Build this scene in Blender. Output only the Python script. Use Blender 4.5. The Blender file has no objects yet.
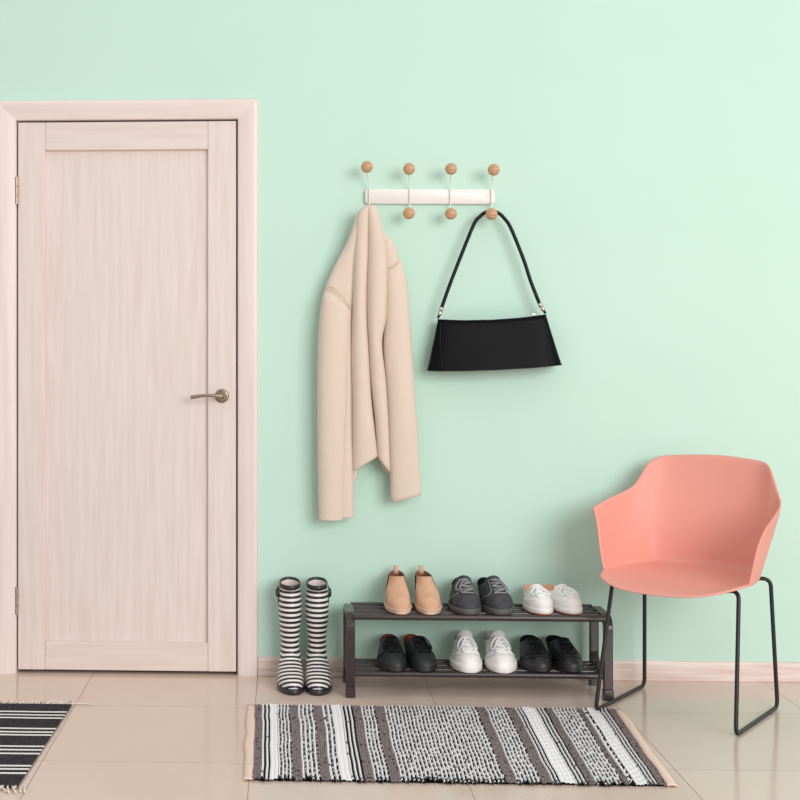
import bpy, bmesh, math, random
from mathutils import Vector, Matrix, noise
random.seed(7)
S = bpy.context.scene
COL = S.collection
PI = math.pi

# ------------------------------------------------------------------ camera, world, light, exposure
cam_d = bpy.data.cameras.new('camera'); cam = bpy.data.objects.new('camera', cam_d); COL.objects.link(cam)
cam.location = (0, -4.9, 1.2); cam.rotation_euler = (PI/2, 0, math.radians(2.6))
cam_d.sensor_width = 36; cam_d.lens = 60.75
cam_d.shift_x = 0.22; cam_d.shift_y = -0.06875
S.camera = cam

W = bpy.data.worlds.new('World'); S.world = W; W.use_nodes = True
def build_world():
    # soft daylight bouncing about a pale room: brighter from the ceiling, dimmer from the floor
    N, L = W.node_tree.nodes, W.node_tree.links; bg = N['Background']
    tc = N.new('ShaderNodeTexCoord'); sp = N.new('ShaderNodeSeparateXYZ'); L.new(tc.outputs['Generated'], sp.inputs[0])
    mr = N.new('ShaderNodeMapRange'); L.new(sp.outputs[2], mr.inputs[0])
    mr.inputs[1].default_value = -.3; mr.inputs[2].default_value = 1; mr.inputs[3].default_value = .47; mr.inputs[4].default_value = 1.12
    bg.inputs[0].default_value = (1.0, 0.985, 0.97, 1); L.new(mr.outputs[0], bg.inputs[1])
build_world()

def area(name, loc, target, sx, sy, power, color=(1, 1, 1)):
    d = bpy.data.lights.new(name, 'AREA'); d.shape = 'RECTANGLE'; d.size = sx; d.size_y = sy
    d.energy = power; d.color = color
    o = bpy.data.objects.new(name, d); COL.objects.link(o); o.location = loc
    o.rotation_euler = (Vector(target) - Vector(loc)).to_track_quat('-Z', 'Y').to_euler()
    return o
area('window_light', (4.0, -7.8, 3.0), (0.2, 0, 1.0), 4.8, 3.6, 535, (1, 0.985, 0.97))
S.view_settings.view_transform = 'Standard'; S.view_settings.look = 'None'
S.view_settings.exposure = -0.26; S.view_settings.gamma = 1; S.view_settings.use_curve_mapping = False

# ------------------------------------------------------------------ materials
def lin(c): return tuple(((v/255)/12.92 if v/255 <= .04045 else ((v/255+.055)/1.055)**2.4) for v in c) + (1,)
def mat(name, c, rough=.6, spec=.4, metal=0, c2=None, nscale=8, stretch=(1, 1, 1), bump=0, bscale=80, bstretch=(1, 1, 1), sheen=0, lo=.35, hi=.65):
    m = bpy.data.materials.new(name); m.use_nodes = True
    N, L = m.node_tree.nodes, m.node_tree.links; b = N['Principled BSDF']
    b.inputs['Base Color'].default_value = lin(c); b.inputs['Roughness'].default_value = rough
    b.inputs['Specular IOR Level'].default_value = spec; b.inputs['Metallic'].default_value = metal
    if sheen: b.inputs['Sheen Weight'].default_value = sheen
    tc = N.new('ShaderNodeTexCoord')
    def noise_node(sc, st, detail=4):
        mp = N.new('ShaderNodeMapping'); mp.inputs['Scale'].default_value = st; L.new(tc.outputs['Object'], mp.inputs[0])
        n = N.new('ShaderNodeTexNoise'); n.inputs['Scale'].default_value = sc; n.inputs['Detail'].default_value = detail
        L.new(mp.outputs[0], n.inputs['Vector']); return n
    if c2:
        n = noise_node(nscale, stretch); r = N.new('ShaderNodeValToRGB')
        r.color_ramp.elements[0].position = lo; r.color_ramp.elements[1].position = hi
        r.color_ramp.elements[0].color = lin(c); r.color_ramp.elements[1].color = lin(c2)
        L.new(n.outputs[0], r.inputs[0]); L.new(r.outputs[0], b.inputs['Base Color'])
    if bump:
        n = noise_node(bscale, bstretch, 3); bp = N.new('ShaderNodeBump'); bp.inputs['Strength'].default_value = bump
        bp.inputs['Distance'].default_value = .004
        L.new(n.outputs[0], bp.inputs['Height']); L.new(bp.outputs[0], b.inputs['Normal'])
    return m

M = {}
M['wall'] = mat('mint_wall_paint', (195, 227, 213), .75, .25, c2=(197, 229, 215), nscale=2, bump=.04, bscale=220)
M['oak_v'] = mat('bleached_oak_upright', (221, 206, 199), .5, .35, c2=(229, 216, 210), nscale=3.5, stretch=(16, 16, .9), bump=.05, bscale=40, bstretch=(10, 10, .5))
M['oak_h'] = mat('bleached_oak_level', (220, 205, 198), .5, .35, c2=(229, 215, 209), nscale=3, stretch=(.9, 14, 14), bump=.05, bscale=40, bstretch=(.5, 10, 10))
M['casing_v'] = mat('casing_oak_upright', (228, 212, 206), .45, .4, c2=(235, 221, 215), nscale=3, stretch=(10, 10, .7))
M['casing_h'] = mat('casing_oak_level', (228, 212, 206), .45, .4, c2=(235, 221, 215), nscale=3, stretch=(.7, 10, 10))
M['skirt'] = mat('skirting_oak', (212, 190, 180), .45, .4, c2=(234, 219, 211), nscale=3.5, stretch=(1.2, 14, 16))
M['void'] = mat('gap_shade', (74, 66, 62), .9)  # shade in the gaps round the door, put into a dark colour
M['gap_fill'] = mat('grey_gap_fill', (150, 138, 132), .8)  # softer grey shade of the right-hand door gap, as a colour
M['nickel'] = mat('satin_nickel', (166, 148, 134), .32, .5, 1)
M['hinge'] = mat('hinge_steel', (178, 160, 150), .4, .5, 1)
M['white_metal'] = mat('white_lacquer', (236, 231, 227), .4, .5)
M['beech'] = mat('turned_beech', (184, 142, 106), .5, .3, c2=(212, 172, 136), nscale=40, stretch=(1, 1, 4))
M['wool'] = mat('beige_wool', (222, 205, 189), .9, .1, c2=(220, 203, 187), nscale=30, bump=.12, bscale=420, sheen=.25)
M['wool_seam'] = mat('beige_seam', (206, 181, 163), .9, .1)
M['leather'] = mat('black_leather', (9, 9, 11), .45, .1, bump=.05, bscale=90)
M['leather_trim'] = mat('black_leather_trim', (10, 10, 12), .42, .25)
M['brass'] = mat('pale_brass', (214, 200, 186), .25, .5, 1)
M['rack'] = mat('dark_brown_metal', (60, 49, 49), .26, .5, c2=(55, 45, 46), nscale=12)
M['pink'] = mat('salmon_plastic', (231, 158, 144), .5, .35, bump=.03, bscale=500)
M['blackmetal'] = mat('black_powder_coat', (28, 26, 28), .4, .45)
M['tan'] = mat('tan_suede', (204, 158, 128), .8, .2, c2=(218, 176, 147), nscale=22, bump=.1, bscale=200)
M['tan_lining'] = mat('tan_lining', (120, 84, 62), .8, .2)
M['tan_tab'] = mat('tan_tab', (222, 172, 150), .8, .2)
M['tan_sole'] = mat('cream_sole', (220, 188, 166), .6, .3)
M['elastic'] = mat('brown_elastic', (66, 48, 40), .9, .1, bump=.3, bscale=300)
M['nubuck'] = mat('charcoal_nubuck', (62, 62, 65), .85, .2, c2=(76, 76, 79), nscale=40, bump=.1, bscale=300)
M['nubuck_sole'] = mat('grey_rubber', (92, 90, 90), .55, .4)
M['nubuck_edge'] = mat('grey_edge', (138, 138, 140), .7, .3)
M['canvas'] = mat('white_canvas', (238, 236, 234), .7, .3, bump=.1, bscale=300)
M['canvas_lining'] = mat('peach_lining', (226, 176, 146), .8, .2)
M['white_rubber'] = mat('white_rubber', (240, 238, 236), .5, .4)
M['gum'] = mat('gum_rubber', (196, 128, 100), .6, .3)
M['lace_white'] = mat('white_lace', (246, 245, 245), .8, .2)
M['grey_lining'] = mat('grey_lining', (178, 168, 170), .9, .1)
M['grey_mesh'] = mat('pale_grey_mesh', (205, 203, 203), .9, .2, bump=.2, bscale=500)
M['derby'] = mat('black_smooth_leather', (40, 42, 44), .5, .4, bump=.04, bscale=60)
M['derby_lining'] = mat('chestnut_lining', (112, 50, 28), .7, .3)
M['derby_sole'] = mat('black_sole', (34, 32, 34), .35, .5)
M['blackshoe'] = mat('worn_black_leather', (30, 30, 32), .42, .45, c2=(44, 44, 47), nscale=30, bump=.2, bscale=90)
M['black_lining'] = mat('black_lining', (20, 20, 22), .9, .1)
M['lace_black'] = mat('black_lace', (18, 18, 20), .8, .2)
M['bootrubber'] = mat('black_rubber', (44, 42, 46), .35, .5)
M['bootlining'] = mat('white_lining', (226, 214, 210), .8, .2)
M['rug_white'] = mat('rag_white', (240, 238, 240), .95, .1, bump=.3, bscale=300)
M['rug_black'] = mat('rag_black', (34, 28, 32), .95, .1)
M['rug_grey'] = mat('rag_grey_brown', (92, 80, 82), .95, .1, c2=(165, 152, 153), nscale=170, bump=.3, bscale=300)
M['rug_pink'] = mat('rag_peach', (232, 206, 191), .9, .1, bump=.2, bscale=250)
M['mat_dark'] = mat('woven_charcoal', (38, 34, 37), .95, .1, c2=(76, 71, 74), nscale=230, stretch=(1, 1, 1), bump=.3, bscale=250)
M['mat_white'] = mat('woven_white', (232, 228, 226), .95, .1, bump=.3, bscale=250)
M['fringe'] = mat('cream_fringe', (226, 214, 202), .95, .1)

def floor_material():
    m = mat('beige_porcelain_tile', (213, 191, 177), .13, .5, c2=(219, 198, 185), nscale=1.7)
    N, L = m.node_tree.nodes, m.node_tree.links; b = N['Principled BSDF']
    base = b.inputs['Base Color'].links[0].from_socket
    g = N.new('ShaderNodeNewGeometry'); sp = N.new('ShaderNodeSeparateXYZ'); L.new(g.outputs['Position'], sp.inputs[0])
    def mth(op, a, v=None, v2=None):
        n = N.new('ShaderNodeMath'); n.operation = op
        for i, q in enumerate((a, v, v2)):
            if q is None: continue
            if isinstance(q, (int, float)): n.inputs[i].default_value = q
            else: L.new(q, n.inputs[i])
        return n.outputs[0]
    def line(sock, off):
        t = mth('FRACT', mth('DIVIDE', mth('ADD', sock, off), .6))
        d = mth('ABSOLUTE', mth('SUBTRACT', t, .5))
        return mth('GREATER_THAN', d, .5 - .0013/.6)
    gx = line(sp.outputs[0], 60.7); gy = line(sp.outputs[1], 60.43)
    gr = mth('MAXIMUM', gx, gy)
    # per-tile tone
    cx = mth('FLOOR', mth('DIVIDE', mth('ADD', sp.outputs[0], 60.7), .6)); cy = mth('FLOOR', mth('DIVIDE', mth('ADD', sp.outputs[1], 60.43), .6))
    wn = N.new('ShaderNodeTexWhiteNoise'); wn.noise_dimensions = '2D'
    cb = N.new('ShaderNodeCombineXYZ'); L.new(cx, cb.inputs[0]); L.new(cy, cb.inputs[1]); L.new(cb.outputs[0], wn.inputs['Vector'])
    hs = N.new('ShaderNodeHueSaturation'); L.new(base, hs.inputs['Color'])
    L.new(mth('ADD', mth('MULTIPLY', wn.outputs['Value'], .04), .98), hs.inputs['Value'])
    mx = N.new('ShaderNodeMix'); mx.data_type = 'RGBA'; L.new(gr, mx.inputs[0]); L.new(hs.outputs[0], mx.inputs[6])
    mx.inputs[7].default_value = lin((150, 128, 114)); L.new(mx.outputs[2], b.inputs['Base Color'])
    L.new(mth('ADD', mth('MULTIPLY', gr, .5), .13), b.inputs['Roughness'])
    return m
M['floor'] = floor_material()

def stripe_material():
    m = mat('striped_rubber', (232, 228, 226), .35, .5)
    N, L = m.node_tree.nodes, m.node_tree.links; b = N['Principled BSDF']
    a = N.new('ShaderNodeAttribute'); a.attribute_name = 'band'
    f = N.new('ShaderNodeMath'); f.operation = 'FRACT'; L.new(a.outputs['Fac'], f.inputs[0])
    g = N.new('ShaderNodeMath'); g.operation = 'GREATER_THAN'; g.inputs[1].default_value = .49; L.new(f.outputs[0], g.inputs[0])
    mx = N.new('ShaderNodeMix'); mx.data_type = 'RGBA'; L.new(g.outputs[0], mx.inputs[0])
    mx.inputs[6].default_value = lin((234, 230, 226)); mx.inputs[7].default_value = lin((34, 32, 38))
    L.new(mx.outputs[2], b.inputs['Base Color']); return m
M['stripes'] = stripe_material()

# ------------------------------------------------------------------ helpers
def tag(o, label=None, cat=None, group=None, kind=None):
    if label: o['label'] = label
    if cat: o['category'] = cat
    if group: o['group'] = group
    if kind: o['kind'] = kind
    return o
def empty(name, loc=(0, 0, 0), rz=0):
    o = bpy.data.objects.new(name, None); COL.objects.link(o); o.location = loc; o.rotation_euler = (0, 0, rz)
    o.empty_display_size = .05; return o
class MB:
    def __init__(s): s.v = []; s.f = []; s.mi = []
    def add(s, verts, faces, mi=0):
        k = len(s.v); s.v += [tuple(p) for p in verts]; s.f += [tuple(i+k for i in f) for f in faces]; s.mi += [mi]*len(faces); return k
    def loft(s, rings, cap0=True, cap1=True, closed=True, mi=0):
        n = len(rings[0]); vs = [p for r in rings for p in r]; fs = []
        for i in range(len(rings)-1):
            for j in range(n if closed else n-1):
                a, b = i*n+j, i*n+(j+1) % n
                fs.append((a, b, b+n, a+n))
        if cap0 and closed: fs.append(tuple(range(n))[::-1])
        if cap1 and closed: fs.append(tuple(range((len(rings)-1)*n, len(rings)*n)))
        s.add(vs, fs, mi)
    def tube(s, pts, r, n=8, cap=True, mi=0):
        pts = [Vector(p) for p in pts]; rings = []
        t0 = (pts[1]-pts[0]).normalized(); up = Vector((0, 0, 1)) if abs(t0.z) < .9 else Vector((1, 0, 0))
        nrm = (up - t0*up.dot(t0)).normalized()
        for i, p in enumerate(pts):
            a = pts[max(0, i-1)]; b = pts[min(len(pts)-1, i+1)]; t = (b-a)
            t = t.normalized() if t.length > 1e-9 else t0
            nrm = (nrm - t*nrm.dot(t)); nrm = nrm.normalized() if nrm.length > 1e-6 else Vector((1, 0, 0))
            bn = t.cross(nrm); rr = r[i] if isinstance(r, (list, tuple)) else r
            rings.append([p + (nrm*math.cos(q*2*PI/n) + bn*math.sin(q*2*PI/n))*rr for q in range(n)])
        s.loft(rings, cap, cap, mi=mi)
    def box(s, x0, x1, y0, y1, z0, z1, mi=0):
        vs = [(x, y, z) for x in (x0, x1) for y in (y0, y1) for z in (z0, z1)]
        s.add(vs, [(0, 1, 3, 2), (4, 6, 7, 5), (0, 4, 5, 1), (2, 3, 7, 6), (0, 2, 6, 4), (1, 5, 7, 3)], mi)
    def sphere(s, c, r, sq=(1, 1, 1), nu=20, nv=12, mi=0):
        rings = []
        for i in range(nv+1):
            th = PI*i/nv; rr = max(math.sin(th), .02)
            rings.append([(c[0]+r*sq[0]*rr*math.cos(2*PI*j/nu), c[1]+r*sq[1]*rr*math.sin(2*PI*j/nu), c[2]+r*sq[2]*math.cos(th)) for j in range(nu)])
        s.loft(rings, mi=mi)
    def build(s, name, mats, parent=None, smooth=True, bevel=0, subsurf=0, solid=0, attr=None, fixn=True, angle=None):
        me = bpy.data.meshes.new(name); me.from_pydata(s.v, [], s.f)
        for m in (mats if isinstance(mats, (list, tuple)) else [mats]): me.materials.append(m)
        me.polygons.foreach_set('material_index', s.mi)
        if attr:
            at = me.attributes.new(attr[0], 'FLOAT', 'POINT'); at.data.foreach_set('value', attr[1])
        if fixn:
            bm = bmesh.new(); bm.from_mesh(me); bmesh.ops.recalc_face_normals(bm, faces=bm.faces); bm.to_mesh(me); bm.free()
        if smooth: me.polygons.foreach_set('use_smooth', [True]*len(me.polygons))
        if smooth and angle is not None:
            me.set_sharp_from_angle(angle=math.radians(angle))
        me.update()
        o = bpy.data.objects.new(name, me); COL.objects.link(o)
        if parent: o.parent = parent
        if bevel:
            b = o.modifiers.new('bevel', 'BEVEL'); b.width = bevel; b.segments = 2; b.limit_method = 'ANGLE'
        if solid:
            q = o.modifiers.new('solid', 'SOLIDIFY'); q.thickness = solid; q.offset = 0
        if subsurf:
            q = o.modifiers.new('sub', 'SUBSURF'); q.levels = q.render_levels = subsurf
        return o
def catmull(P, n):
    P = [Vector(p) for p in P]; out = []; m = len(P)-1
    for k in range(n+1):
        t = k/n*m; i = min(int(t), m-1); u = t-i
        p0, p1, p2, p3 = P[max(i-1, 0)], P[i], P[i+1], P[min(i+2, m)]
        out.append(.5*((2*p1)+(p2-p0)*u+(2*p0-5*p1+4*p2-p3)*u*u+(3*p1-p0-3*p2+p3)*u**3))
    return out
def fillet(P, r, seg=6):
    P = [Vector(p) for p in P]; out = [P[0]]
    for i in range(1, len(P)-1):
        a = (P[i-1]-P[i]); b = (P[i+1]-P[i]); rr = min(r, a.length*.49, b.length*.49)
        A = P[i]+a.normalized()*rr; B = P[i]+b.normalized()*rr
        for k in range(seg+1):
            t = k/seg; out.append((1-t)**2*A+2*t*(1-t)*P[i]+t*t*B)
    out.append(P[-1]); return out
def lerp(a, b, t): return a+(b-a)*t
def sstep(a, b, x):
    t = max(0, min(1, (x-a)/(b-a))); return t*t*(3-2*t)
def table(T, x):
    if x <= T[0][0]: return T[0][1:]
    for i in range(len(T)-1):
        if x <= T[i+1][0]:
            t = (x-T[i][0])/(T[i+1][0]-T[i][0]); t = t*t*(3-2*t)*.5+t*.5
            return tuple(lerp(a, b, t) for a, b in zip(T[i][1:], T[i+1][1:]))
    return T[-1][1:]

# ------------------------------------------------------------------ the room
b = MB(); b.box(-4.5, 5.0, -5.6, .25, -.05, 0)
tag(b.build('floor', M['floor'], smooth=False), kind='structure')
OX0, OX1, OZ = -.992, -.164, 2.027
b = MB(); b.box(-4.5, OX0, 0, .12, 0, 2.9); b.box(OX1, 5.0, 0, .12, 0, 2.9); b.box(OX0, OX1, 0, .12, OZ, 2.9)
tag(b.build('wall_back', M['wall'], smooth=False), kind='structure')

def profile_strip(mb, pa, pb, out, along_a, along_b, prof):
    """sweep profile [(w, d)] between two mitred ends; w runs along 'out', d towards the room"""
    A = [Vector(pa)+Vector(out)*w+Vector(along_a)*w+Vector((0, -d, 0)) for w, d in prof]
    B = [Vector(pb)+Vector(out)*w+Vector(along_b)*w+Vector((0, -d, 0)) for w, d in prof]
    mb.loft([A, B])
door = empty('door_1', (-.578, 0, 0)); tag(door, kind='structure')
dx = -.578
CI0, CI1, CT = -.984-dx, -.171-dx, 2.0215
prof = [(0, 0), (0, .006), (.004, .0095), (.03, .013), (.052, .017), (.062, .018), (.068, .016), (.071, .011), (.071, 0)]
b = MB(); profile_strip(b, (CI0, 0, 0), (CI0, 0, CT), (-1, 0, 0), (0, 0, 0), (0, 0, 1), prof); b.build('casing', M['casing_v'], door, angle=35)
b = MB(); profile_strip(b, (CI1, 0, 0), (CI1, 0, CT), (1, 0, 0), (0, 0, 0), (0, 0, 1), prof); b.build('casing', M['casing_v'], door, angle=35)
b = MB(); profile_strip(b, (CI0, 0, CT), (CI1, 0, CT), (0, 0, 1), (-1, 0, 0), (1, 0, 0), prof); b.build('casing', M['casing_h'], door, angle=35)
b = MB(); b.box(OX0-dx, CI0+.001, .0, .1, 0, OZ); b.box(CI1-.001, OX1-dx, .0, .1, 0, OZ); b.box(OX0-dx, OX1-dx, .0, .1, CT-.001, OZ)
b.build('jamb', M['casing_v'], door, smooth=False)
b = MB(); b.box(OX0-dx, OX1-dx, .06, .1, 0.0, OZ); b.build('gap_shade_panel', M['void'], door, smooth=False)  # dark sheet added behind the leaf, stands for the shade in its gaps
b = MB(); b.box(-.179-dx+.0022, CI1+.002, .010, .05, 0.004, CT); b.build('gap_fill', M['gap_fill'], door, smooth=False)  # grey strip added so the shaded right gap reads less black
leaf = empty('leaf'); leaf.parent = door
LX0, LX1, LZ0, LZ1 = -.9775-dx, -.179-dx, .0125, 2.0145
SX0, SX1, RZ0, RZ1 = -.878-dx, -.281-dx, .116, 1.912
def bx(name, m, p, x0, x1, y0, y1, z0, z1, bev=.0025):
    q = MB(); q.box(x0, x1, y0, y1, z0, z1); return q.build(name, m, p, smooth=False, bevel=bev)
bx('stile', M['oak_v'], leaf, LX0, SX0, .002, .04, LZ0, LZ1); bx('stile', M['oak_v'], leaf, SX1, LX1, .002, .04, LZ0, LZ1)
bx('rail', M['oak_h'], leaf, SX0+.0004, SX1-.0004, .003, .04, RZ1, LZ1); bx('rail', M['oak_h'], leaf, SX0+.0004, SX1-.0004, .003, .04, LZ0, RZ0)
bx('panel', M['oak_v'], leaf, SX0-.005, SX1+.005, .020, .036, RZ0-.005, RZ1+.005, 0)
hd = empty('handle', (-.230-dx, .002, 1.015)); hd.parent = door
def disc(mb, c, prof, n=28):  # prof (radius, outward) revolved about -y
    mb.loft([[(c[0]+r*math.cos(2*PI*k/n), c[1]-d, c[2]+r*math.sin(2*PI*k/n)) for k in range(n)] for r, d in prof])
b = MB(); disc(b, (0, 0, 0), [(.0255, 0), (.0255, .004), (.023, .007), (.019, .008), (.018, .006), (.0165, .006), (.016, .009), (.004, .009)]); b.build('rosette', M['nickel'], hd, angle=40)
b = MB()
b.tube(fillet([(0, -.004, 0), (0, -.045, 0)], .01), .0095, 14)
lev = catmull([(.002, -.047, 0), (-.02, -.049, .002), (-.05, -.050, .0035), (-.08, -.049, .001), (-.1105, -.046, -.004)], 18)
rings = []
for i, p in enumerate(lev):
    t = i/18; hw = lerp(.0085, .0075, t)*(1+.0*t); hh = lerp(.0085, .0055, min(1, t*2)) if t < .5 else lerp(.0055, .0075, (t-.5)*2)
    rings.append([p+Vector((0, .006*math.cos(a), hh*math.sin(a))) for a in [2*PI*k/12 for k in range(12)]])
b.loft(rings); b.build('lever', M['nickel'], hd)
for z in (1.765, .266):
    q = empty('hinge', (-.981-dx, -.001, z)); q.parent = door
    for k in range(3):
        t = MB(); t.tube([(0, -.004, -.05+.0335*k), (0, -.004, -.05+.0335*(k+1)-.0015)], .0062, 12); t.build('knuckle', M['hinge'], q, angle=40)
    t = MB(); t.box(-.006, .004, -.002, .001, -.05, .05); t.build('plate', M['hinge'], q, smooth=False)

bp = [(0, 0), (.014, 0), (.016, .003), (.016, .012), (.011, .017), (.010, .022), (.010, .060), (.007, .068), (0, .070)]
b = MB(); b.loft([[(x, -y, z) for y, z in bp] for x in (-.0985, 5.0)])
tag(b.build('baseboard_back', M['skirt'], angle=30), kind='structure')
b = MB(); b.loft([[(x, -y, z) for y, z in bp] for x in (-4.5, -1.056)])
tag(b.build('baseboard_left', M['skirt'], angle=30), kind='structure')

# ------------------------------------------------------------------ coat rack
cr = empty('coat_rack', (.519, 0, 1.734)); tag(cr, 'white wall-mounted coat rack with eight round wooden knobs on the mint wall', 'coat rack')
b = MB(); n = 8
def capsule(hw, hh, y): # rounded rectangle outline
    r = .011; o = []
    for cx, cz, a0 in ((hw-r, hh-r, 0), (-hw+r, hh-r, 90), (-hw+r, -hh+r, 180), (hw-r, -hh+r, 270)):
        for k in range(7):
            a = math.radians(a0+15*k); o.append((cx+r*math.cos(a), y, cz+r*math.sin(a)))
    return o
b.loft([capsule(.232, .0265, -.001), capsule(.232, .0265, -.014), capsule(.230, .0245, -.016)])
b.build('board', M['white_metal'], cr, angle=40).rotation_euler = (0, math.radians(.5), 0)
for x in (-.205, .205):
    b = MB(); disc(b, (x, -.0155, 0), [(.0045, 0), (.0045, .001), (.003, .002), (.0005, .002)], 12); b.build('screw', M['white_metal'], cr, angle=40)
tops = [(.290, 1.833), (.439, 1.825), (.587, 1.824), (.737, 1.820)]
bots = [(.294, 1.672), (.439, 1.668), (.587, 1.666), (.730, 1.664)]
rods = [.302, .447, .592, .738]
for (tx, tz), (lx, lz), rx in zip(tops, bots, rods):
    h = empty('hook', (rx-.519, -.018, 0)); h.parent = cr
    ox, oz = -rx, -1.734
    b = MB()
    path = [(lx-rx, -.055, lz-1.734), (lx-rx, -.038, lz-1.734+.004), (0, -.006, -.045), (0, -.004, 0), (0, -.006, .045), (tx-rx, -.050, tz-1.734-.012), (tx-rx, -.062, tz-1.734)]
    b.tube(fillet(path, .03, 8), .0022, 10); b.build('rod', M['white_metal'], h)
    for (kx, ky, kz) in ((tx-rx, -.066, tz-1.734), (lx-rx, -.060, lz-1.734)):
        b = MB(); b.sphere((0, 0, 0), .0212, (1, .92, 1), 24, 16); k = b.build('knob', M['beech'], h); k.location = (kx, ky, kz)

# ------------------------------------------------------------------ coat
def cx(u): return (u-370)*.003545
def cz(v): return -(v-210)*.003559
coat = empty('coat', (.302, -.07, 1.681)); tag(coat, 'beige wool coat hanging from the left knob of the rack', 'coat')
def cloth(mb, rows, nseg=26, steps=60, seed=0, wr=.004, ex=.9, hollow=True):
    """rows: (vL, uL, vR, uR, yc, depth); a folded length of cloth, wider than deep"""
    rows = [tuple(map(float, r)) for r in rows]; T = [(i,)+r for i, r in enumerate(rows)]; rings = []
    C = catmull([Vector((r[0], r[1], 0)) for r in rows], steps); D = catmull([Vector((r[2], r[3], 0)) for r in rows], steps); E = catmull([Vector((r[4], r[5], 0)) for r in rows], steps)
    for i in range(steps+1):
        vL, uL, vR, uR = C[i][0], C[i][1], D[i][0], D[i][1]; yc, dp = E[i][0], max(E[i][1], .002); ring = []
        for k in range(nseg):
            a = 2*PI*k/nseg; c, s_ = math.cos(a), math.sin(a)
            X = math.copysign(abs(c)**ex, c); Y = math.copysign(abs(s_)**ex, s_)
            t = (X+1)/2; u = lerp(uL, uR, t); v = lerp(vL, vR, t)
            x, z = cx(u), cz(v)
            nz = noise.noise(Vector((x*14+seed, s_*1.2, z*3.2)))*wr + noise.noise(Vector((x*40+seed, s_*2, z*9+5)))*wr*.15
            ring.append((x+nz*c*.35, yc-dp*Y-nz*abs(Y)*(1 if s_ > 0 else -1), z))
        rings.append(ring)
    if hollow:
        last = rings[-1]; m = Vector((sum(p[0] for p in last)/nseg, sum(p[1] for p in last)/nseg, sum(p[2] for p in last)/nseg))
        for sc, dz in ((.9, -.0008), (.84, .004), (.8, .06)):
            rings.append([tuple(m.lerp(Vector(p), sc)[:2])+(p[2]+dz,) for p in last])
    mb.loft(rings)
b = MB()
# shoulder cloth at the left, from the hook down to the armhole
cloth(b, [(208, 362, 208, 369, -.022, .010), (216, 356, 217, 365, -.010, .020), (241, 347, 243, 359, .004, .026), (266, 334, 268, 357, .012, .030), (288, 325, 296, 355, .012, .034), (302, 326, 314, 354, .016, .026)], seed=1)
# left front fold
cloth(b, [(207, 364, 207, 371, -.034, .012), (216, 357, 216, 369, -.026, .020), (247, 354, 247, 368.5, -.008, .034), (305, 352, 305, 367, -.002, .044), (350, 351, 350, 369, -.002, .046), (395, 352, 395, 371, 0, .044), (430, 352, 430, 374.5, .002, .042), (471, 352.5, 456, 378, .006, .034)], seed=2)
# right front fold with a hanging lapel edge
cloth(b, [(206.5, 366, 207, 375, -.034, .013), (215, 366.5, 214, 378, -.026, .024), (228, 367, 228, 382, -.018, .032), (256, 367, 256, 387, -.008, .042), (290, 366, 290, 387, -.006, .050), (314, 366, 318, 386, -.006, .052), (342, 367.5, 344, 382, -.004, .048), (379, 370, 384, 386.5, .004, .042), (417, 374, 420, 389, .008, .040), (458, 377, 473, 391, .012, .034)], seed=3)
# right shoulder
cloth(b, [(210, 369, 213, 376, -.02, .010), (228, 373, 230, 383, -.008, .020), (242, 378, 243, 392, .004, .026), (258, 380, 258, 400, .010, .032), (272, 381, 268, 404, .014, .032), (285, 382, 280, 405, .016, .026)], seed=4)
cloth(b, [(236, 384, 238, 391, -.006, .012), (250, 383, 252, 397, -.012, .020), (266, 384, 265, 398, -.010, .020), (280, 384, 276, 392, .004, .014)], seed=11)
# back of the coat behind the folds
cloth(b, [(215, 360, 215, 378, -.0, .012), (260, 345, 260, 392, .026, .014), (330, 335, 330, 400, .034, .014), (400, 345, 400, 400, .036, .012), (440, 352, 440, 394, .036, .012), (464, 353, 455, 392, .034, .010)], seed=5)
cloth(b, [(400, 350, 400, 358, .02, .010), (450, 351, 450, 360, .02, .010), (486, 352.5, 474, 357.5, .02, .007)], seed=6)
cloth(b, [(420, 380, 420, 390, .02, .010), (450, 381, 450, 391, .02, .010), (468, 382, 476, 391, .02, .007)], seed=6)
b.build('body', M['wool'], coat)
b = MB()
cloth(b, [(290, 325, 304, 353, .010, .030), (300, 321.5, 312, 352, .004, .042), (331, 318.5, 335, 350, .0, .046), (372, 317, 372, 348, .0, .044), (440, 317, 440, 346, .0, .040), (500, 318, 500, 344, .002, .036), (520.5, 318.5, 520, 343, .002, .034)], seed=7, wr=.003)
cloth(b, [(300, 340, 304, 353, .012, .028), (330, 338, 335, 352, .012, .034), (400, 337, 400, 354, .016, .030), (470, 337, 470, 354, .016, .028), (519, 337, 517.5, 354.3, .016, .027)], seed=8, wr=.003)
b.build('sleeve', M['wool'], coat)
b = MB()
cloth(b, [(262, 383, 258, 400, .012, .024), (272, 384, 268, 404, .008, .034), (294, 384.5, 292, 408, .004, .042), (322, 384, 322, 410.5, .002, .044), (350, 383, 350, 412.5, .002, .044), (395, 387, 395, 415, .004, .042), (440, 389, 440, 418, .004, .040), (502, 390.5, 495, 421, .006, .036)], seed=9, wr=.004)
b.build('sleeve', M['wool'], coat)
b = MB()
b.tube(catmull([(cx(328), -.022, cz(287)), (cx(335), -.0375, cz(290)), (cx(343), -.0385, cz(299)), (cx(350), -.028, cz(309))], 16), .0014, 6)
b.build('shoulder_seam', M['wool_seam'], coat); b = MB()
b.tube(catmull([(cx(386), -.030, cz(271)), (cx(391), -.0335, cz(268)), (cx(399), -.022, cz(263))], 10), .0014, 6)
b.build('shoulder_seam', M['wool_seam'], coat)

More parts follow.
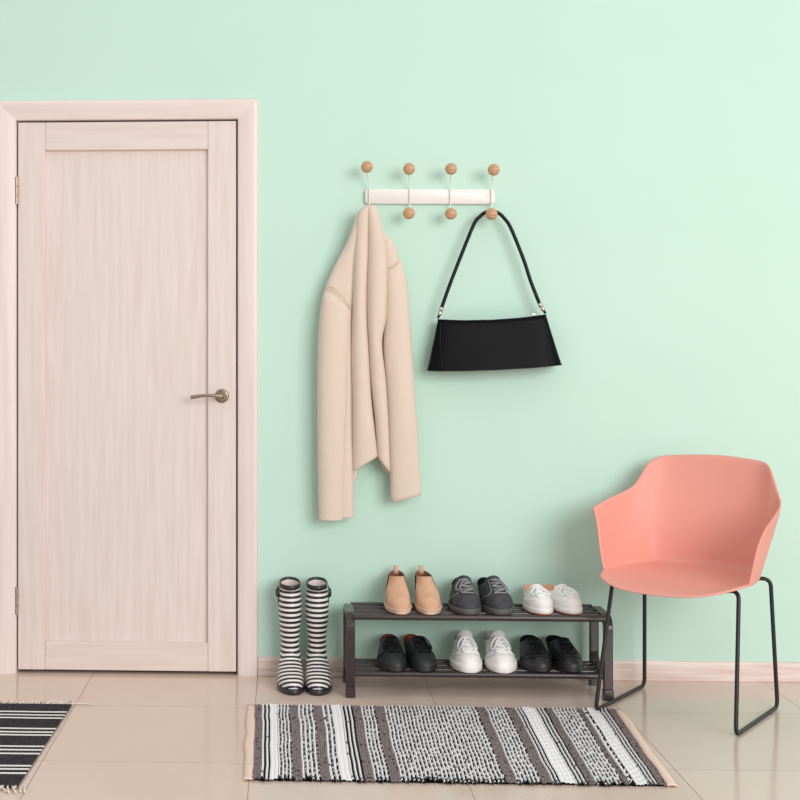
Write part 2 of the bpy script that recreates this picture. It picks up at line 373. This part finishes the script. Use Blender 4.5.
# ------------------------------------------------------------------ handbag
bag = empty('handbag', (.742, -.058, 1.118)); tag(bag, 'small black leather shoulder bag hanging from the right knob', 'handbag')
bag.rotation_euler = (0, math.radians(-2.6), 0)
def bag_w(t): return lerp(.2375, .1905, t**.92)
def bag_d(t): return lerp(.047, .017, t)
BH = .187
def bag_z(t, x):
    q = x/.24
    return BH*t - .007*(1-q*q)*(1-t) - .017*(1-q*q)*t**2
def bag_ring(t, sc=1, off=0, n=64):
    o = []; w, d = bag_w(t)*sc, bag_d(t)*sc
    for k in range(n):
        a = 2*PI*k/n; c, s_ = math.cos(a), math.sin(a)
        x = w*math.copysign(abs(c)**.32, c); y = d*math.copysign(abs(s_)**.55, s_)
        nz = noise.noise(Vector((x*9, y*5, t*2)))*.004
        o.append((x, y+nz*(1-t), bag_z(t, x)+off))
    return o
b = MB(); b.loft([bag_ring(0, .90), bag_ring(0, .965, .0012), bag_ring(.008, .992), bag_ring(.03)]+[bag_ring(t/12) for t in range(1, 13)]+[bag_ring(1, .9, .001), bag_ring(1, .6, -.004)])
b.build('body', M['leather'], bag)
b = MB()
for sg in (-1, 1):
    pts = []
    for k in range(15):
        t = .02+.95*k/14; w = bag_w(t)
        x = sg*(w-.006-.040*(1-t)**1.5*1.0-.004); y = -bag_d(t)*(1-abs(x/w)**6)**.25-.001
        pts.append((x, y, bag_z(t, x)))
    b.tube(pts, .0016, 6)
for t, s_ in ((1.0, 1.0), (.015, 1.0)):
    ring = bag_ring(t, s_); b.tube(ring+[ring[0]], .0022, 6)
b.build('piping', M['leather_trim'], bag)
b = MB(); b.tube([(x, 0, bag_z(1, x)-.003) for x in [lerp(-.16, .165, k/12) for k in range(13)]], .004, 6); b.build('zipper', M['leather_trim'], bag)
b = MB(); b.box(.140, .150, -.014, -.011, .181, .187); b.box(.148, .157, -.015, -.012, .183, .186); b.build('zipper_pull', M['brass'], bag, smooth=False, bevel=.001)
for sg in (-1, 1):
    p0 = Vector((sg*.190, 0, .186)); p1 = Vector((.171, .001, .220)) if sg > 0 else Vector((-.176, .001, .222))
    b = MB(); b.tube([p0, p0.lerp(p1, .3)], .0045, 10); b.build('strap_loop', M['leather_trim'], bag)
    b = MB(); b.tube([p0.lerp(p1, .28), p0.lerp(p1, .3), p0.lerp(p1, .66), p0.lerp(p1, .68)], [.0056, .0068, .0068, .0056], 12); b.tube([p0.lerp(p1, .72), p0.lerp(p1, 1.08)], .0076, 12); b.build('strap_ring', M['brass'], bag)
b = MB()
# strap in the bag's own frame (the bag hangs a little tilted)
A = Matrix.Rotation(math.radians(2.6), 4, 'Y')
def bw(x, y, z): return A @ (Vector((x, y, z))-Vector((.742, -.058, 1.118)))
strap = [Vector((-.176, .001, .222)), bw(.589, -.056, 1.424), bw(.630, -.054, 1.529), bw(.671, -.052, 1.629), bw(.692, -.0510, 1.657), bw(.713, -.0505, 1.6725), bw(.737, -.0500, 1.6765), bw(.760, -.0505, 1.669), bw(.780, -.0515, 1.650), bw(.803, -.053, 1.614), bw(.847, -.055, 1.503), bw(.872, -.0565, 1.425), Vector((.171, .001, .220))]
b.tube(catmull(strap, 100), .0066, 10); b.build('strap', M['leather_trim'], bag)
for x in (-.18, .18):
    b = MB(); b.sphere((x, -.02, bag_z(0, x)-.001), .004, (1, 1, 1), 10, 8); b.build('stud', M['brass'], bag)

# ------------------------------------------------------------------ shoe rack
rk = empty('shoe_rack', (.656, -.166, 0)); tag(rk, 'low dark brown metal two-tier shoe rack against the mint wall', 'shoe rack')
RF, RB, RT = -.126, .106, .2845
def bar_sweep(mb, pts, wx, th):
    pts = [Vector(p) for p in pts]; rings = []
    for i, p in enumerate(pts):
        t = (pts[min(i+1, len(pts)-1)]-pts[max(i-1, 0)]).normalized(); nn = Vector((0, -t.z, t.y))
        rings.append([p+Vector((sx*wx/2, 0, 0))+nn*sy*th/2 for sx, sy in ((-1, -1), (1, -1), (1, 1), (-1, 1))])
    mb.loft(rings)
for sg in (-1, 1):
    X = sg*.434
    b = MB(); bar_sweep(b, fillet([(X, RF+.012, .035), (X, RF+.012, RT-.011), (X, RB-.012, RT-.011), (X, RB-.012, .02)], .045, 8), .031, .022)
    fr = b.build('side_frame', M['rack'], rk, smooth=False, bevel=.003)
    b = MB(); bar_sweep(b, fillet([(X, RF+.02, .078), (X, RB-.05, .078), (X, RB-.016, .115)], .03, 6), .026, .018); b.build('lower_rail', M['rack'], fr, smooth=False, bevel=.003)
    for y in (RF+.010, RB-.012):
        b = MB(); b.box(X-.0165, X+.0165, y-.016, y+.016, 0, .036); b.build('foot', M['rack'], fr, smooth=False, bevel=.003)
def slat(x0, x1, y, z, hy, hz):
    b = MB(); n = 16
    rg = [(y+hy*math.copysign(abs(math.cos(2*PI*k/n))**.6, math.cos(2*PI*k/n)), z+hz*math.copysign(abs(math.sin(2*PI*k/n))**.6, math.sin(2*PI*k/n))) for k in range(n)]
    b.loft([[(x, p, q) for p, q in rg] for x in (x0, x1)]); b.build('slat', M['rack'], rk, angle=50)
for y in (-.115, -.048, .020, .088): slat(-.424, .424, y, RT-.0105, .013, .010)
for y in (-.104, -.042, .020, .075): slat(-.426, .426, y, .077, .012, .0095)
TOPZ, LOWZ = RT-.0003, .0868

# ------------------------------------------------------------------ shoes
class Shoe:
    def __init__(s, **k): s.__dict__.update(dict(L=.26, W=.046, ts=.014, hH=.085, hA=.062, hT=.085, thr=.48, wc=.033, toe=.05, fk=.10, fd=.012, bend=.006, side=1, flare=1.03, toep=.8, p1=.030, lean=0)); s.__dict__.update(k)
    def plan(s, tau, sc=1):
        f = (1-math.cos(tau))/2; g = lerp(.70, 1.0, sstep(.15, .68, f))
        if f > .8: g *= lerp(1, .93, sstep(.8, 1, f))
        si = math.sin(tau); x = s.W*g*math.copysign(abs(si)**s.toep, si)
        return Vector((x*sc + s.side*s.bend*math.sin(PI*f), -((f-.5)*s.L*(1+(sc-1)*.5)+s.L/2), 0))
    def collar(s, tau):
        f = (1-math.cos(tau))/2; si = math.sin(tau)
        y = lerp(.035*s.L, s.thr*s.L, f); x = s.wc*math.copysign(abs(si)**.85, si)
        z = lerp(s.hH, s.hT, sstep(.3, 1, f)) - (lerp(s.hH, s.hT, f)-s.hA)*abs(si)**2
        return Vector((x+s.side*s.bend*.6*f, -y-s.lean, z))
    def surf(s, tau, t):
        f = (1-math.cos(tau))/2; P0 = s.plan(tau); P0.z = s.ts; P3 = s.collar(tau)
        w = sstep(.55, .97, f); out = Vector((P0.x-P3.x, P0.y-P3.y, 0)); o = out.normalized() if out.length > 1e-6 else Vector()
        P1 = P0 + Vector((0, 0, lerp(s.p1, s.toe, w))) + o*.004
        P2 = P3 + Vector((0, 0, -lerp(.025, s.fd, w))) + o*lerp(.006, s.fk, w)
        return P0*(1-t)**3 + P1*3*t*(1-t)**2 + P2*3*t*t*(1-t) + P3*t**3
    def nrm(s, tau, t):
        e = .01; a = s.surf(tau+e, t)-s.surf(tau-e, t); c = s.surf(tau, min(1, t+e))-s.surf(tau, max(0, t-e)); n = a.cross(c)
        if n.length < 1e-12: return Vector((0, 0, 1))
        n.normalize(); ctr = Vector((0, -s.L*.5, .02)); p = s.surf(tau, t)
        return n if n.dot(p-ctr) > 0 else -n
    def off(s, tau, t, d): return s.surf(tau, t)+s.nrm(tau, t)*d

def make_shoe(name, label, cat, group, loc, rz, sh, mu, ms, ml, laces=None, eyestay=None, tongue=None, tab=None, elastic=None, bow=(-1, 1), welt=None, nl=5, capline=None, rlace=.0027, dl=.34, outsole=None, ankle=None):
    root = empty(name, loc, rz); tag(root, label, cat, group)
    NT, NS = 56, 16
    taus = [2*PI*k/NT for k in range(NT)]
    b = MB()
    b.loft([[sh.surf(t, i/NS) for t in taus] for i in range(NS+1)], False, False)
    b.build('upper', mu, root)
    b = MB(); rings = []
    for ins, dz in ((0, 0), (.0018, .0018), (.004, .0005), (.0045, -.008)):
        rg = []
        for t in taus:
            p = sh.collar(t); c = Vector((0, -lerp(.035, sh.thr, .5)*sh.L, 0)); d = Vector((p.x, p.y-c.y, 0)); d = d.normalized()
            rg.append(p-d*ins+Vector((0, 0, dz)))
        rings.append(rg)
    rings.append([Vector((sh.plan(t, .86).x, sh.plan(t, .86).y*.62-.02, lerp(sh.ts+.03, sh.ts+.008, .5))) for t in taus])
    b.loft(rings, False, True); b.build('lining', ml, root)
    b = MB()
    def so(sc, z): return [Vector((sh.plan(t, sc).x, sh.plan(t, sc).y, z)) for t in taus]
    b.loft([so(sh.flare-.05, 0.0), so(sh.flare, .003), so(sh.flare, sh.ts*.8), so(sh.flare-.015, sh.ts), so(.95, sh.ts+.001)]); b.build('sole', ms, root)
    if outsole:
        b = MB(); b.loft([so(sh.flare-.03, -.0004), so(sh.flare+.006, .0012), so(sh.flare+.006, .0038), so(sh.flare-.01, .0042)]); b.build('outsole', outsole, root)
    if welt:
        b = MB(); pts = [sh.off(t, .03, .0025) for t in taus]; b.tube(pts+[pts[0]], .0026, 6, False); b.build('welt', welt, root)
    if tongue:
        b = MB(); mt, hh = tongue; G = []
        for i in range(7):
            r = i/6; row = []
            for k in range(9):
                a = -1+2*k/8; tau = PI+a*.85*(1-.12*r)
                base = sh.collar(tau); p = base+Vector((0, hh*.30*r, hh*r - hh*.35*r*r*a*a - .006*(1-r)))
                p.y -= .002; row.append(p)
            G.append(row)
        b.add([p for r in G for p in r], [(i*9+k, i*9+k+1, i*9+k+10, i*9+k+9) for i in range(6) for k in range(8)])
        b.build('tongue', mt, root, solid=.005, subsurf=1)
    if laces:
        b = MB(); ts = [lerp(.50, .955, i/(nl-1)) for i in range(nl)]
        for i, t in enumerate(ts):
            b.tube([sh.off(PI+dl*(-1+2*k/8), t, .0025) for k in range(9)], rlace, 6)
            if i < nl-1:
                sgn = 1 if i % 2 else -1
                b.tube([sh.off(PI+sgn*dl*(-1+2*k/8), lerp(t, ts[i+1], k/8), .0038) for k in range(9)], rlace, 6)
        if bow:
            for sg in bow:
                lp = [(0, .93, .005), (.35, .90, .008), (.80, .78, .007), (.92, .62, .005), (.68, .62, .005), (.36, .80, .005), (0, .92, .005)]
                b.tube(catmull([sh.off(PI+sg*a*.72, t, d) for a, t, d in lp], 24), rlace, 6)
                lp = [(0, .92, .006), (.25, .82, .007), (.45, .66, .006), (.42, .50, .004)]
                b.tube(catmull([sh.off(PI+sg*a*.8, t, d) for a, t, d in lp], 14), rlace, 6)
            b.sphere(sh.off(PI, .925, .005), .0048, (1, 1, 1), 10, 8)
        b.build('laces', laces, root)
    if eyestay:
        b = MB()
        for sg in (-1, 1):
            P = [(.46, .985), (.46, .85), (.47, .70), (.52, .58), (.75, .46), (1.05, .36), (1.3, .22), (1.42, .05)]
            b.tube(catmull([sh.off(PI+sg*a, t, .0006) for a, t in P], 30), .0017, 6)
        b.build('eyestay_edge', eyestay, root)
    if capline:
        b = MB(); b.tube([sh.off(PI+(-1+2*k/24)*1.15, .42-.22*abs(-1+2*k/24)**1.6, .0004) for k in range(25)], .0012, 6); b.build('toe_cap_seam', capline, root)
    if elastic:
        for sg in (-1, 1):
            b = MB(); G = [[sh.off(PI/2*(2-sg) + (-1+2*k/8)*lerp(.22, .40, i/8), lerp(.40, .985, i/8), .0012) for k in range(9)] for i in range(9)]
            b.add([p for r in G for p in r], [(i*9+k, i*9+k+1, i*9+k+10, i*9+k+9) for i in range(8) for k in range(8)])
            b.build('elastic_gusset', elastic, root)
    if tab:
        b = MB(); p = sh.collar(0); w = .0085
        prof = [(.002, -.02), (.003, 0), (.003, .012), (.0, .017), (-.004, .012), (-.005, 0), (-.005, -.012)]
        b.loft([[p+Vector((w, y, z)) for y, z in prof], [p+Vector((-w, y, z)) for y, z in prof]], closed=False)
        b.build('pull_tab', tab, root, solid=.0018)
    return root

# tan ankle boots
for i, (x, rz, lb) in enumerate(((.395, .0, 'tan suede ankle boot at the far left of the top tier'), (.4845, .03, 'tan suede ankle boot beside the charcoal lace-ups on the top tier'))):
    sd = -1 if i == 0 else 1
    sh = Shoe(L=.255, W=.0440, ts=.012, hH=.110, hA=.100, hT=.104, thr=.40, wc=.0285, toe=.036, fk=.040, fd=.045, side=sd, flare=1.04, p1=.06)
    make_shoe('ankle_boot', lb, 'boot', 'tan ankle boots', (x, -.040, TOPZ), rz, sh, M['tan'], M['tan_sole'], M['tan_lining'], tab=M['tan_tab'], elastic=M['elastic'], welt=M['tan_sole'])
# charcoal lace-ups
for i, (x, rz, lb) in enumerate(((.628, -.01, 'left charcoal nubuck lace-up shoe with grey sole, next to the tan boot'), (.731, .11, 'right charcoal nubuck lace-up shoe with grey sole, next to the white sneakers'))):
    sh = Shoe(L=.262, W=.0545, ts=.019, hH=.084, hA=.072, hT=.100, thr=.48, wc=.037, toe=.040, fk=.075, fd=.02, side=(-1, 1)[i], flare=1.05)
    make_shoe('lace_up_shoe', lb, 'shoe', 'charcoal lace-up shoes', (x-(.0, .022)[i], -.026, TOPZ), rz, sh, M['nubuck'], M['nubuck_sole'], M['black_lining'], laces=M['nubuck_edge'], eyestay=M['nubuck_edge'], tongue=(M['nubuck'], .012), nl=5, bow=((1, -1)[i],))
# white canvas sneakers
for i, (x, rz, lb) in enumerate(((.870, .05, 'low white canvas sneaker on the top tier, left one of its pair'), (.9285, .25, 'low white canvas sneaker turned outward at the right of the top tier'))):
    sh = Shoe(L=.232, W=.0475, ts=.019, hH=.065, hA=.054, hT=.072, thr=.53, wc=.033, toe=.036, fk=.085, fd=.008, side=(-1, 1)[i], flare=1.03)
    make_shoe('canvas_sneaker', lb, 'shoe', 'white canvas sneakers', (x, -.046, TOPZ+.0005), rz, sh, M['canvas'], M['white_rubber'], M['canvas_lining'], laces=M['lace_white'], tongue=(M['canvas'], .014), capline=M['white_rubber'], outsole=M['gum'], nl=5, rlace=.0028)
# black derbies
for i, (x, rz, lb) in enumerate(((.370, .03, 'black leather derby with brown lining, lower tier far left'), (.4465, .13, 'black leather derby with brown lining, next to the white runner'))):
    sh = Shoe(L=.262, W=.051, ts=.012, hH=.076, hA=.066, hT=.094, thr=.47, wc=.036, toe=.034, fk=.075, fd=.016, side=(-1, 1)[i], flare=1.03, toep=.75)
    make_shoe('derby_shoe', lb, 'shoe', 'black derby shoes', (x, -.026, LOWZ), rz, sh, M['derby'], M['derby_sole'], M['derby_lining'], laces=M['lace_black'], eyestay=M['lace_black'], nl=4, bow=((1, -1)[i],))
# white runners
for i, (x, rz, lb) in enumerate(((.634, -.02, 'chunky white running shoe on the lower tier beside the black derby'), (.738, .01, 'chunky white running shoe on the lower tier beside the worn black shoe'))):
    sh = Shoe(L=.255, W=.0500, ts=.026, hH=.092, hA=.074, hT=.100, thr=.50, wc=.035, toe=.034, fk=.070, fd=.034, side=(-1, 1)[i], flare=1.13, p1=.02)
    make_shoe('running_shoe', lb, 'shoe', 'white running shoes', (x, -.028, LOWZ), rz, sh, M['canvas'], M['white_rubber'], M['grey_lining'], laces=M['lace_white'], tongue=(M['grey_mesh'], .020), nl=5, capline=M['grey_mesh'], eyestay=M['lace_white'], rlace=.003)
# worn black shoes
for i, (x, rz, lb) in enumerate(((.866, .03, 'worn black leather shoe on the lower tier beside the white runner'), (.950, .12, 'worn black leather shoe at the far right of the lower tier'))):
    sh = Shoe(L=.245, W=.052, ts=.011, hH=.078, hA=.070, hT=.092, thr=.46, wc=.038, toe=.034, fk=.075, fd=.018, side=(-1, 1)[i], flare=1.03)
    make_shoe('lace_up_shoe', lb, 'shoe', 'worn black shoes', (x, -.030, LOWZ), rz, sh, M['blackshoe'], M['derby_sole'], M['black_lining'], laces=M['lace_black'], eyestay=M['lace_black'], capline=M['lace_black'], nl=4, bow=())

# ------------------------------------------------------------------ rubber boots
for i, (x, rz, lb) in enumerate(((.0165, .05, 'black and white striped rubber boot nearest the door'), (.1095, .0, 'black and white striped rubber boot nearest the shoe rack'))):
    sd = (-1, 1)[i]
    sh = Shoe(L=.240, W=.047, ts=.018, hH=.105, hA=.108, hT=.112, thr=.47, wc=.036, toe=.050, fk=.035, fd=.05, side=sd, flare=1.05, p1=.05)
    root = empty('rubber_boot', (x, -.034, 0), rz); tag(root, lb, 'boot', 'striped rubber boots')
    NT = 48; taus = [2*PI*k/NT for k in range(NT)]
    rings = [[sh.surf(t, k/16) for t in taus] for k in range(17)]
    # shaft: z, half width, half depth, centre y
    shaft = [(.112, .0345, .0505, -.0585), (.15, .0325, .048, -.060), (.19, .0355, .051, -.061), (.24, .0405, .056, -.062), (.28, .0415, .058, -.062), (.32, .0385, .056, -.062), (.355, .0355, .054, -.062)]
    for k in range(1, 29):
        z = lerp(.112, .355, k/28); _, hw, hd_, cy = (z,)+tuple(table(shaft, z))
        rings.append([Vector((hw*math.sin(t)+sd*.003, cy+hd_*math.cos(t), z+.007*math.cos(t)*sstep(.2, .37, z))) for t in taus])
    b = MB(); b.loft(rings, False, False)
    band = []
    for p in b.v:
        px_, py, pz = p
        fwd = max(0, -py-.105)          # how far along the foot, in front of the shin
        w = 1-sstep(.09, .15, pz)
        band.append((pz - w*fwd*.55)/.0178 + 4 + .2)
    b.build('shaft', M['stripes'], root, attr=('band', band))
    b = MB(); top = rings[-1]; c = Vector((sd*.003, -.062, .355))
    def rs(sc, dz): return [c+Vector(((p.x-c.x)*sc, (p.y-c.y)*sc, p.z-c.z+dz)) for p in top]
    b.loft([rs(1.0, -.012), rs(1.05, -.011), rs(1.06, .003), rs(1.0, .006), rs(.94, .004), rs(.94, -.004)], False, False); b.build('rim', M['bootrubber'], root)
    b = MB(); b.loft([rs(.945, .004), rs(.94, -.04), rs(.88, -.09), rs(.7, -.12)], False, True); b.build('lining', M['bootlining'], root)
    b = MB()
    def so(sc, z): return [Vector((sh.plan(t, sc).x, sh.plan(t, sc).y, z)) for t in taus]
    b.loft([so(1.0, 0), so(1.05, .003), so(1.06, .011), so(1.05, .016), so(1.015, .0185), so(.97, .019)]); b.build('sole', M['bootrubber'], root)
    b = MB(); G = [[sh.off(PI+(-1+2*k/20)*1.45, .008+j/5*(.012*(1-abs(-1+2*k/20)**2)+.010), .0016) for k in range(21)] for j in range(6)]
    b.loft(G, closed=False); b.build('toe_guard', M['bootrubber'], root)
    b = MB(); X = sd*.0385+sd*.003
    b.loft([[(X+sd*.001, -.062+a*.011, z) for a in (-1, 1)]+[(X+sd*.004, -.062+a*.011, z) for a in (1, -1)] for z in (.28, .346)]); b.build('strap', M['bootrubber'], root, smooth=False, bevel=.001)
    b = MB(); ring = [(X+sd*(.005+.004*abs(math.cos(a))), -.062+.014*math.cos(a), .322+.014*math.sin(a)) for a in [2*PI*k/20 for k in range(21)]]
    b.tube(ring, .0035, 8, False); b.build('buckle', M['bootrubber'], root)

# ------------------------------------------------------------------ armchair
ch = empty('armchair', (1.318, -.402, 0), math.radians(-36)); tag(ch, 'salmon pink plastic armchair on black wire sled legs', 'chair')
N_ = 44
base = catmull([(-.235, -.12, .452), (-.226, .0, .452), (-.200, .085, .452), (-.150, .150, .453), (0, .175, .455), (.150, .150, .453), (.200, .085, .452), (.226, .0, .452), (.235, -.12, .452)], N_)
front = catmull([(-.235, -.12, .452), (-.226, -.160, .451), (-.200, -.228, .443), (-.12, -.280, .426), (0, -.292, .420), (.12, -.280, .426), (.200, -.228, .443), (.226, -.160, .451), (.235, -.12, .452)], N_)
half = [(.292, -.078, .652), (.288, -.045, .660), (.279, .035, .676), (.266, .105, .690), (.243, .165, .714), (.219, .208, .778), (.195, .240, .805), (.150, .265, .815), (0, .282, .823)]
rim = catmull([(-x, y, z) for x, y, z in half]+[(x-.010*sstep(.70, .79, z)*(1-sstep(.810, .822, z)), y, z-.002*sstep(.70, .79, z)) for x, y, z in half[-2::-1]], N_)
b = MB(); rows = []
NR = 12
for i in range(NR, 0, -1):
    t = i/NR; row = []
    for j in range(N_+1):
        p = base[j].lerp(front[j], t); edge = abs(j/N_-.5)*2
        p.z -= .006*math.sin(PI*min(1, t*1.1))*(1-edge**3) if t < .91 else 0
        row.append(p)
    rows.append(row)
rows.append([p.copy() for p in base])
for i in range(1, 17):
    t = i/16; row = []
    for j in range(N_+1):
        P0, P3 = base[j], rim[j]; d = P3-P0; o = Vector((P0.x*1.4, P0.y+.02, 0)).normalized()
        P1 = P0+o*.020+Vector((0, 0, d.z*.34)); ed = sstep(.72, 1.0, abs(j/N_-.5)*2); hx = lerp(.62, .26, ed); P2 = P0+Vector((d.x*hx, d.y*hx, d.z*lerp(.62, .74, ed)))+o*.004
        row.append(P0*(1-t)**3+P1*3*t*(1-t)**2+P2*3*t*t*(1-t)+P3*t**3)
    rows.append(row)
b.loft(rows, closed=False)
sho = b.build('seat_shell', M['pink'], ch, solid=.008)
bm = bmesh.new(); bm.from_mesh(sho.data); bmesh.ops.remove_doubles(bm, verts=bm.verts, dist=.0008); bmesh.ops.recalc_face_normals(bm, faces=bm.faces); bm.to_mesh(sho.data); bm.free()
q = sho.modifiers.new('sub', 'SUBSURF'); q.levels = q.render_levels = 1
for sg in (-1, 1):
    b = MB(); r = .0066
    path = [(sg*.05, -.110, .412), (sg*.204, -.116, .432), (sg*.225, -.210, r), (sg*.225, .210, r), (sg*.212, .178, .432), (sg*.05, .120, .422)]
    b.tube(fillet(path, .028, 8), r, 12); b.build('sled_leg', M['blackmetal'], ch)
b = MB(); b.box(-.10, .10, -.125, .13, .409, .421); b.build('seat_plate', M['blackmetal'], ch, smooth=False, bevel=.003)

# ------------------------------------------------------------------ rag rug
rug = empty('rag_rug', (.488, -.79, 0)); tag(rug, 'black, white and grey striped rag rug in front of the shoe rack', 'rug')
RX = lambda u: -.117+(u-250)*.003313-.488
bands = [(255, 262, 'g'), (262, 270, 'l'), (270, 277, 'w'), (277, 290, 'm'), (290, 298, 'g'), (298, 314, 'm'), (314, 322, 'g'), (322, 331, 'm'), (331, 340, 'w'), (340, 352, 'l'), (352, 360, 'g'), (360, 374, 'm'), (374, 383, 'g'), (383, 474, 'm'), (474, 483, 'g'), (483, 504, 'm'), (504, 513, 'g'), (513, 520, 'l'), (520, 532, 'w'), (532, 543, 'l'), (543, 550, 'g'), (550, 574, 'm'), (574, 579, 'g'), (579, 584, 'm'), (584, 594, 'w'), (594, 604, 'l'), (604, 611, 'g')]
Y0, Y1 = .374, -.398     # far and near edge, local
def shear(x, y):
    t = (Y0-y)/(Y0-Y1); return x + t*lerp(.012, -.042, (x+.605)/1.22)
def wob(x, y): return .004*noise.noise(Vector((x*3, y*4, 0)))+.003*noise.noise(Vector((x*9, y*9, 3)))
def foot_dent(x, y): return lerp(.45, 1, sstep(.008, .035, math.hypot(x-.531, y-.347)))
def lift(x, y): return .0035*max(0, noise.noise(Vector((x*6, y*7, 8))))
b = MB(); SEG = 84
def strip(x0, x1, hgt, pick, ya, yb, zb=.0015):
    prof = [(x0, zb), (lerp(x0, x1, .25), hgt*.85), (lerp(x0, x1, .5), hgt), (lerp(x0, x1, .75), hgt*.85), (x1, zb)]
    vs = []; fs = []; mi = []
    for s_ in range(SEG+1):
        y = lerp(ya, yb, s_/SEG); bump = 1+.12*math.sin(s_*1.6+x0*90)
        for xx, zz in prof: vs.append((shear(xx+wob(xx, y), y), y, (zz*bump+lift(xx, y))*foot_dent(xx, y)))
    k = b.add(vs, [])
    for s_ in range(SEG):
        m_ = pick(s_)
        for q_ in range(4):
            a = k+s_*5+q_; b.f.append((a, a+1, a+6, a+5)); b.mi.append(m_)
for u0, u1, kd in bands:
    X0, X1 = RX(u0), RX(u1); pitch = .0062 if kd == 'g' else .0122
    n = max(1, round((X1-X0)/pitch)); w = (X1-X0)/n
    for i in range(n):
        a = X0+i*w; ya, yb = Y0+random.uniform(-.004, .004), Y1+random.uniform(-.006, .006)
        if kd == 'g':
            col = [1 if random.random() < .03 else 2 for _ in range(SEG)]; strip(a, a+w, .007, lambda s_, c=col: c[s_], ya, yb, .0045)
        elif kd == 'w':
            strip(a, a+w, .009, lambda s_: 0, ya, yb, .0065)
        else:
            black_end = lambda s_: 1 if s_ >= SEG-3 and random.random() < .35 else 0
            strip(a, a+w*.62, .009, (lambda s_: 1 if random.random() < .012 else black_end(s_)), ya, yb)
            if kd == 'l': strip(a+w*.62, a+w, .007, lambda s_: 1, ya, yb-.003)
            else:
                dash = []
                while len(dash) < SEG+6: dash += [1]*random.choice((2, 3, 3, 4, 5))+[0]*random.choice((1, 1, 2))
                strip(a+w*.62, a+w, .0072, lambda s_, q=dash: q[s_] if s_ < SEG-4 else 1, ya, yb-.004)
b.build('weave', [M['rug_white'], M['rug_black'], M['rug_grey']], rug, fixn=False)
b = MB(); c4 = [(shear(x, y), y) for x, y in ((RX(254.5), Y0-.008), (RX(611.5), Y0-.008), (RX(611.5), Y1+.008), (RX(254.5), Y1+.008))]; b.loft([[(x, y, z) for x, y in c4] for z in (.0002, .0011)]); b.build('backing', M['rug_black'], rug, smooth=False)
for xa, xb, in ((RX(246.5), RX(255.5)), (RX(610.5), RX(618.5))):
    b = MB(); G = []
    outer_left = xa < 0
    for s_ in range(41):
        y = lerp(Y0-.004, Y1+.0, s_/40); e = .006*noise.noise(Vector((xa*3, y*7, 1)))
        G.append([(shear(lerp(xa, xb, k/4)+(e if (k < 2) == outer_left else wob(xb, y)), y), y, .0018+.0045*math.sin(PI*(k/4*.8+.1))+lift(xa, y)*.6) for k in range(5)])
    b.loft(G, closed=False); b.build('end_binding', M['rug_pink'], rug, solid=.002)

# ------------------------------------------------------------------ door mat at the left edge
dm = empty('woven_rug', (-1.25, -.88, 0)); tag(dm, 'charcoal woven rug with thin white stripes and fringe in front of the door', 'rug')
VY = lambda v: 1609/(v-345)-4.9+.88
XR = .542; XL = -.55
whites = [713.6, 716.8, 719.8, 730.5, 734, 737, 748.4, 752, 755.7, 768, 771.3, 775.5]
b = MB(); ys = []; y_far, y_near = VY(705.5), VY(789)
edges = sorted([(VY(v)+.0066, VY(v)-.0066) for v in whites], reverse=True); cur = y_far; segs = []
for hi, lo in edges: segs += [(cur, hi, 0), (hi, lo, 1)]; cur = lo
segs.append((cur, y_near, 0))
NX = 60
for a, c, mi in segs:
    n = max(1, round(abs(a-c)/.008))
    for i in range(n):
        q0, q1 = lerp(a, c, i/n), lerp(a, c, (i+1)/n); row0 = []; row1 = []; mid = []
        for k in range(NX+1):
            x = lerp(XL, XR, k/NX); e = .003*noise.noise(Vector((7, (q0+q1)*40, 2))) if k == NX else 0
            w0 = .0025*noise.noise(Vector((x*8, q0*2, 4))); w1 = .0025*noise.noise(Vector((x*8, q1*2, 4)))
            e -= .015*(y_far-q0)/(y_far-y_near)*(k/NX)
            row0.append((x+e, q0+w0, .005)); mid.append((x+e, (q0+q1)/2+(w0+w1)/2, .0066)); row1.append((x+e, q1+w1, .005))
        b.loft([row0, mid, row1], closed=False, mi=mi)
b.build('weave', [M['mat_dark'], M['mat_white']], dm, fixn=False)
b = MB(); b.box(XL, XR-.018, y_near+.003, y_far-.003, .0004, .0046); b.build('backing', M['mat_dark'], dm, smooth=False)
b = MB(); rr = random.Random(3)
for y0, sg in ((y_far, 1), (y_near, -1)):
    x = XL
    while x < XR+.005:
        ln = rr.uniform(.022, .05); sl = rr.uniform(-.3, .9)*ln
        b.tube(catmull([(x, y0-sg*.004, .004), (x+sl*.3, y0+sg*ln*.4, .0055+rr.uniform(0, .004)), (x+sl, y0+sg*ln, .003)], 5), .003, 5)
        x += rr.uniform(.007, .013)
b.tube(catmull([(XR-.01, y_far+.01, .004), (XR+.03, y_far+.012, .004), (XR+.065, y_far+.008, .0035)], 8), .0024, 5)
tag(b.build('fringe', M['fringe'], dm), kind='stuff')
